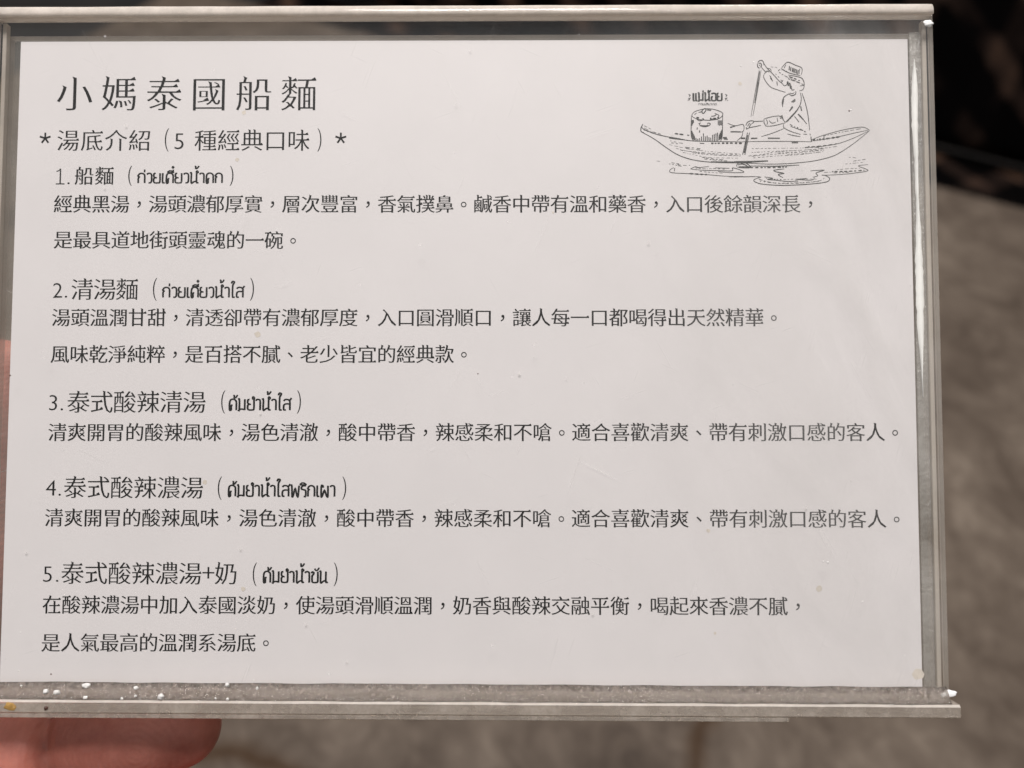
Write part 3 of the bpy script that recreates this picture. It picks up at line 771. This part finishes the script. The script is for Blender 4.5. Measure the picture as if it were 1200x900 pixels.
# Thai letters of a plain loopless display face, as strokes on an x-height of 1
TH = {
 'ก': (.78, [[(.08, 0), (.08, .5), (.16, .62), (.05, .72), (.18, .93), (.38, .98), (.56, .9), (.64, .7), (.64, 0)]]),
 'ว': (.60, [[(.04, .86), (.16, .97), (.34, .97), (.46, .8), (.46, .2), (.36, .03), (.2, .03)]]),
 'ย': (.74, [[(.22, .97), (.08, .94), (.06, .66), (.2, .55), (.34, .53)], [(.2, .55), (.06, .42), (.07, .1), (.2, .02), (.46, .02), (.60, .14), (.60, .99)]]),
 'เ': (.36, [[(.1, 1), (.1, .12), (.18, .02), (.30, .03)]]),
 'แ': (.68, [[(.1, 1), (.1, .12), (.18, .02), (.28, .03)], [(.42, 1), (.42, .12), (.5, .02), (.62, .03)]]),
 'ต': (.80, [[(.34, .46), (.22, .40), (.22, .04), (.08, .02), (.07, .6), (.14, .9), (.36, 1.0), (.58, .9), (.66, .7), (.66, 0)]]),
 'น': (.82, [[(0, .97), (.12, .97), (.12, .02), (.34, .12), (.56, .2)], [(.58, 1), (.58, .14), (.66, .02), (.76, .06)]]),
 'ม': (.80, [[(0, .97), (.12, .97), (.12, .02), (.02, .02)], [(.12, .04), (.34, .1), (.60, .04)], [(.60, 1), (.60, 0)]]),
 'า': (.56, [[(.02, .86), (.12, .97), (.28, .97), (.40, .82), (.40, 0)]]),
 'ใ': (.44, [[(.04, 1.36), (.14, 1.56), (.3, 1.5), (.22, 1.3), (.16, 1.1), (.16, .12), (.24, .02), (.36, .03)]]),
 'ส': (.80, [[(.08, .84), (.2, .97), (.44, .97), (.58, .86), (.62, .7), (.62, 0)], [(.60, .56), (.3, .58), (.1, .46), (.08, .1), (.14, .02), (.28, .03)], [(.58, .86), (.76, 1.12)]]),
 'ข': (.74, [[(.02, .84), (.12, .96), (.24, .9), (.2, .72), (.1, .62), (.1, .14), (.2, .02), (.46, .02), (.60, .14), (.60, .99)]]),
 'พ': (.90, [[(.0, .97), (.10, .97), (.14, .02), (.24, .1), (.40, .72), (.56, .1), (.66, .02), (.74, .98)]]),
 'ผ': (.86, [[(.26, .8), (.24, .97), (.1, .94), (.1, .02), (.2, .08), (.38, .56), (.56, .08), (.68, .02), (.68, .98)]]),
 'ร': (.56, [[(.46, .97), (.2, .96), (.06, .84), (.08, .66), (.3, .60), (.42, .5), (.42, .02), (.26, .02)]]),
 'อ': (.74, [[(.24, .5), (.08, .5), (.08, .12), (.2, .02), (.46, .02), (.60, .14), (.60, .8), (.48, .96), (.2, .97), (.06, .86)]]),
}
MK = {  # marks: strokes relative to the right edge of the letter before
 '่': [[(-.16, 1.16), (-.16, 1.44)]], '้': [[(-.42, 1.44), (-.32, 1.38), (-.34, 1.2), (-.2, 1.22), (-.04, 1.46)]],
 '๋': [[(-.3, 1.32), (-.04, 1.32)], [(-.17, 1.18), (-.17, 1.46)]],
 'ี': [[(-.66, 1.14), (-.48, 1.30), (-.26, 1.28), (-.14, 1.14), (-.66, 1.14)], [(-.14, 1.12), (-.14, 1.42)]],
 'ิ': [[(-.66, 1.14), (-.48, 1.30), (-.26, 1.28), (-.14, 1.14), (-.66, 1.14)]],
 'ั': [[(-.42, 1.34), (-.34, 1.2), (-.18, 1.2), (-.02, 1.42)]],
 'ํ': [[(-.3, 1.18), (-.2, 1.3), (-.1, 1.18), (-.2, 1.08), (-.3, 1.18)]],
}
def thai(ink, s, x, y, width, xh, wd=.18):
    s = s.replace('ำ', 'ํา')
    # tone mark before the small ring: the ring goes first, the tone above it
    s = s.replace('้ํ', 'ํ้')
    total = sum(TH[c][0] for c in s if c in TH)
    kx = width / total; pen = 0; prev_mark = False
    for c in s:
        if c in TH:
            for st in TH[c][1]:
                ribbon(ink, catmull([(x + (pen + a) * kx, y + b * xh) for a, b in st], 4), wd * xh, 0, .78)
            pen += TH[c][0]; prev_mark = False
        else:
            lift = .26 if prev_mark else -.08
            for st in MK[c]:
                ribbon(ink, catmull([(x + (pen + a) * kx, y + (b + lift) * xh) for a, b in st], 4), wd * xh * .9, 0, .8)
            prev_mark = True

inks = {}
def ink_of(k): return inks.setdefault(k, Ink())
body = []
for kind, s, x, y, sx, sy, em in LINES:
    ik = Ink() if kind == 'body_text' else ink_of(kind)
    if kind == 'body_text': body.append(ik)
    for i, ch in enumerate(s):
        X, Y = x + sx * i, y + sy * i
        if ch in '，。、':
            put(ik, ch, X - (.0 if ch == '，' else .0), Y - .1, em * (1.0 if ch == '，' else .95), 0, 0, False, 'box')
        else:
            if kind == 'title_text': put(ik, ch, X, Y, em, -.001, .016, True, 'cell')
            elif kind == 'subtitle_text': put(ik, ch, X, Y, em, -.003, .011, True, 'cell')
            elif kind != 'body_text' and em > 3.5: put(ik, ch, X, Y, em, -.004, .010, True, 'cell')
            else: put(ik, ch, X, Y, em, -.010, .008, True, 'cell')
for kind, ch, x, y, h in LATIN:
    ik = ink_of(kind); em = h / .727
    if ch == '1':       # a one with a flag and a foot
        X = x + .16 * h
        ribbon(ik, [(X, y), (X, y + h)], .085 * h)
        ribbon(ik, [(X - .25 * h, y + .82 * h), (X - .08 * h, y + .88 * h), (X, y + .98 * h)], .06 * h)
        ribbon(ik, [(X - .28 * h, y + .03 * h), (X + .28 * h, y + .03 * h)], .06 * h)
    else: put(ik, ch, x, y, em, .006, .016, False)
for kind, ch, x, y, h in PARENS:
    s = 1 if ch == '(' else -1
    pts = [(x + s * (.26 * h * (math.cos(a) * -1 + .85)), y + .52 * h * math.sin(a)) for a in [math.radians(-62 + 124 * i / 14) for i in range(15)]]
    pts = [(px, y + (py - y) / math.sin(math.radians(62))) for px, py in pts]
    ribbon(ink_of(kind), pts, .20, .6)
for x, y in STARS:
    for k in range(5):
        a = math.pi / 2 + k * 2 * math.pi / 5
        ribbon(ink_of('subtitle_text'), [(x, y), (x + .5 * math.cos(a), y + .5 * math.sin(a)), (x + .95 * math.cos(a), y + .95 * math.sin(a))], .30, 0)
for kind, s, x, y, width, xh in THAI:
    thai(ink_of(kind), s, x, y, width, xh,  .18 if kind != 'illustration' else .24)
# the boat drawing
ill = ink_of('illustration')
rng = random.Random(3)
for wd, curve, dash, pts in STROKES:
    p = catmull(pts, 6) if curve else pts
    if dash:
        # broken pen line: short dashes along the path
        dense = []
        for a, b in zip(p, p[1:]):
            n = max(1, int((Vector(b) - Vector(a)).length / .08))
            dense += [tuple(Vector(a).lerp(Vector(b), i / n)) for i in range(n)]
        dense.append(p[-1]); i = 0
        while i < len(dense) - 2:
            n = rng.randint(3, 9); seg = dense[i:i + n]
            if len(seg) > 1: ribbon(ill, seg, wd * .85 * rng.uniform(.8, 1.1), .4)
            i += n + rng.randint(1, 3)
    else:
        ribbon(ill, p, wd * .85, .35 if len(p) > 2 else 0)
ROLE = {'title_text': 'title_text', 'subtitle_text': 'subtitle_text', 'illustration': 'illustration'}
for k, ik in inks.items():
    ik.build(ROLE.get(k, 'heading_text'), M['line_ink'] if k == 'illustration' else M['ink'])
for ik in body: ik.build('body_text', M['ink'])
# faint food marks on the card
def mark(x, y, r, m, seed):
    bm = bmesh.new(); n = 18
    vs = [bm.verts.new(Vector((x + r * (1 + .4 * noise.noise((math.cos(a) * 1.2 + seed, math.sin(a) * 1.2, 0))) * math.cos(a), y + r * (1 + .4 * noise.noise((math.cos(a) * 1.2, math.sin(a) * 1.2 + seed, 4))) * math.sin(a), .02)) * MM) for a in [2 * math.pi * i / n for i in range(n)]]
    bm.faces.new(vs); from_bm('stain', bm, m, card)
for i, (x, y, r) in enumerate(MARKS): mark(x, y, r, M['tan_stain'], i * 2.3)

# ---------------------------------------------------------------- hand
def capsule(bm, pts, seg=28, sub=7, blunt=1.0):
    """tapered tube through (x, y, z, radius, flattening) stations, rounded at both ends"""
    P = [Vector(p[:3]) for p in pts]; Rr = [p[3] for p in pts]
    S = []
    q = [P[0]] + P + [P[-1]]; rq = [Rr[0]] + Rr + [Rr[-1]]
    for i in range(1, len(q) - 2):
        for k in range(sub):
            u = k / sub
            def cm(a, b, c, d): return .5 * ((2 * b) + (c - a) * u + (2 * a - 5 * b + 4 * c - d) * u * u + (3 * b - a - 3 * c + d) * u ** 3)
            S.append((cm(*q[i - 1:i + 3]), cm(*rq[i - 1:i + 3])))
    S.append((P[-1], Rr[-1]))
    d0 = (S[0][0] - S[1][0]).normalized(); d1 = (S[-1][0] - S[-2][0]).normalized()
    cap0 = [(S[0][0] + d0 * S[0][1] * math.sin(a), S[0][1] * math.cos(a)) for a in (1.45, 1.2, .9, .6, .3)]
    cap1 = [(S[-1][0] + d1 * S[-1][1] * blunt * math.sin(a), S[-1][1] * math.cos(a)) for a in (.3, .6, .9, 1.2, 1.45)]
    S = cap0 + S + cap1
    rings = []
    for i, (p, r) in enumerate(S):
        t = (S[min(i + 1, len(S) - 1)][0] - S[max(i - 1, 0)][0]).normalized()
        up = Vector((0, 0, 1)); a = t.cross(up).normalized(); b = a.cross(t)
        rings.append([bm.verts.new((p + a * r * math.cos(w) + b * r * .92 * math.sin(w)) * MM) for w in [2 * math.pi * k / seg for k in range(seg)]])
    for A, B in zip(rings, rings[1:]):
        for k in range(seg): bm.faces.new((A[k], A[(k + 1) % seg], B[(k + 1) % seg], B[k]))
    bm.faces.new(rings[0]); bm.faces.new(rings[-1][::-1])
bm = bmesh.new()
for f in FINGERS: capsule(bm, f)
for f in JOINTS: capsule(bm, f, blunt=.4)
bmesh.ops.recalc_face_normals(bm, faces=bm.faces[:])
hand = from_bm('hand', bm, M['skin'], None, True)
hand.matrix_world = SIGN
tag(hand, 'left hand gripping the lower left corner of the sign, one fingertip showing under it', 'hand')
md = hand.modifiers.new('fuse', 'REMESH'); md.mode = 'VOXEL'; md.voxel_size = .0007; md.use_smooth_shade = True
md = hand.modifiers.new('soften', 'SMOOTH'); md.factor = .5; md.iterations = 2
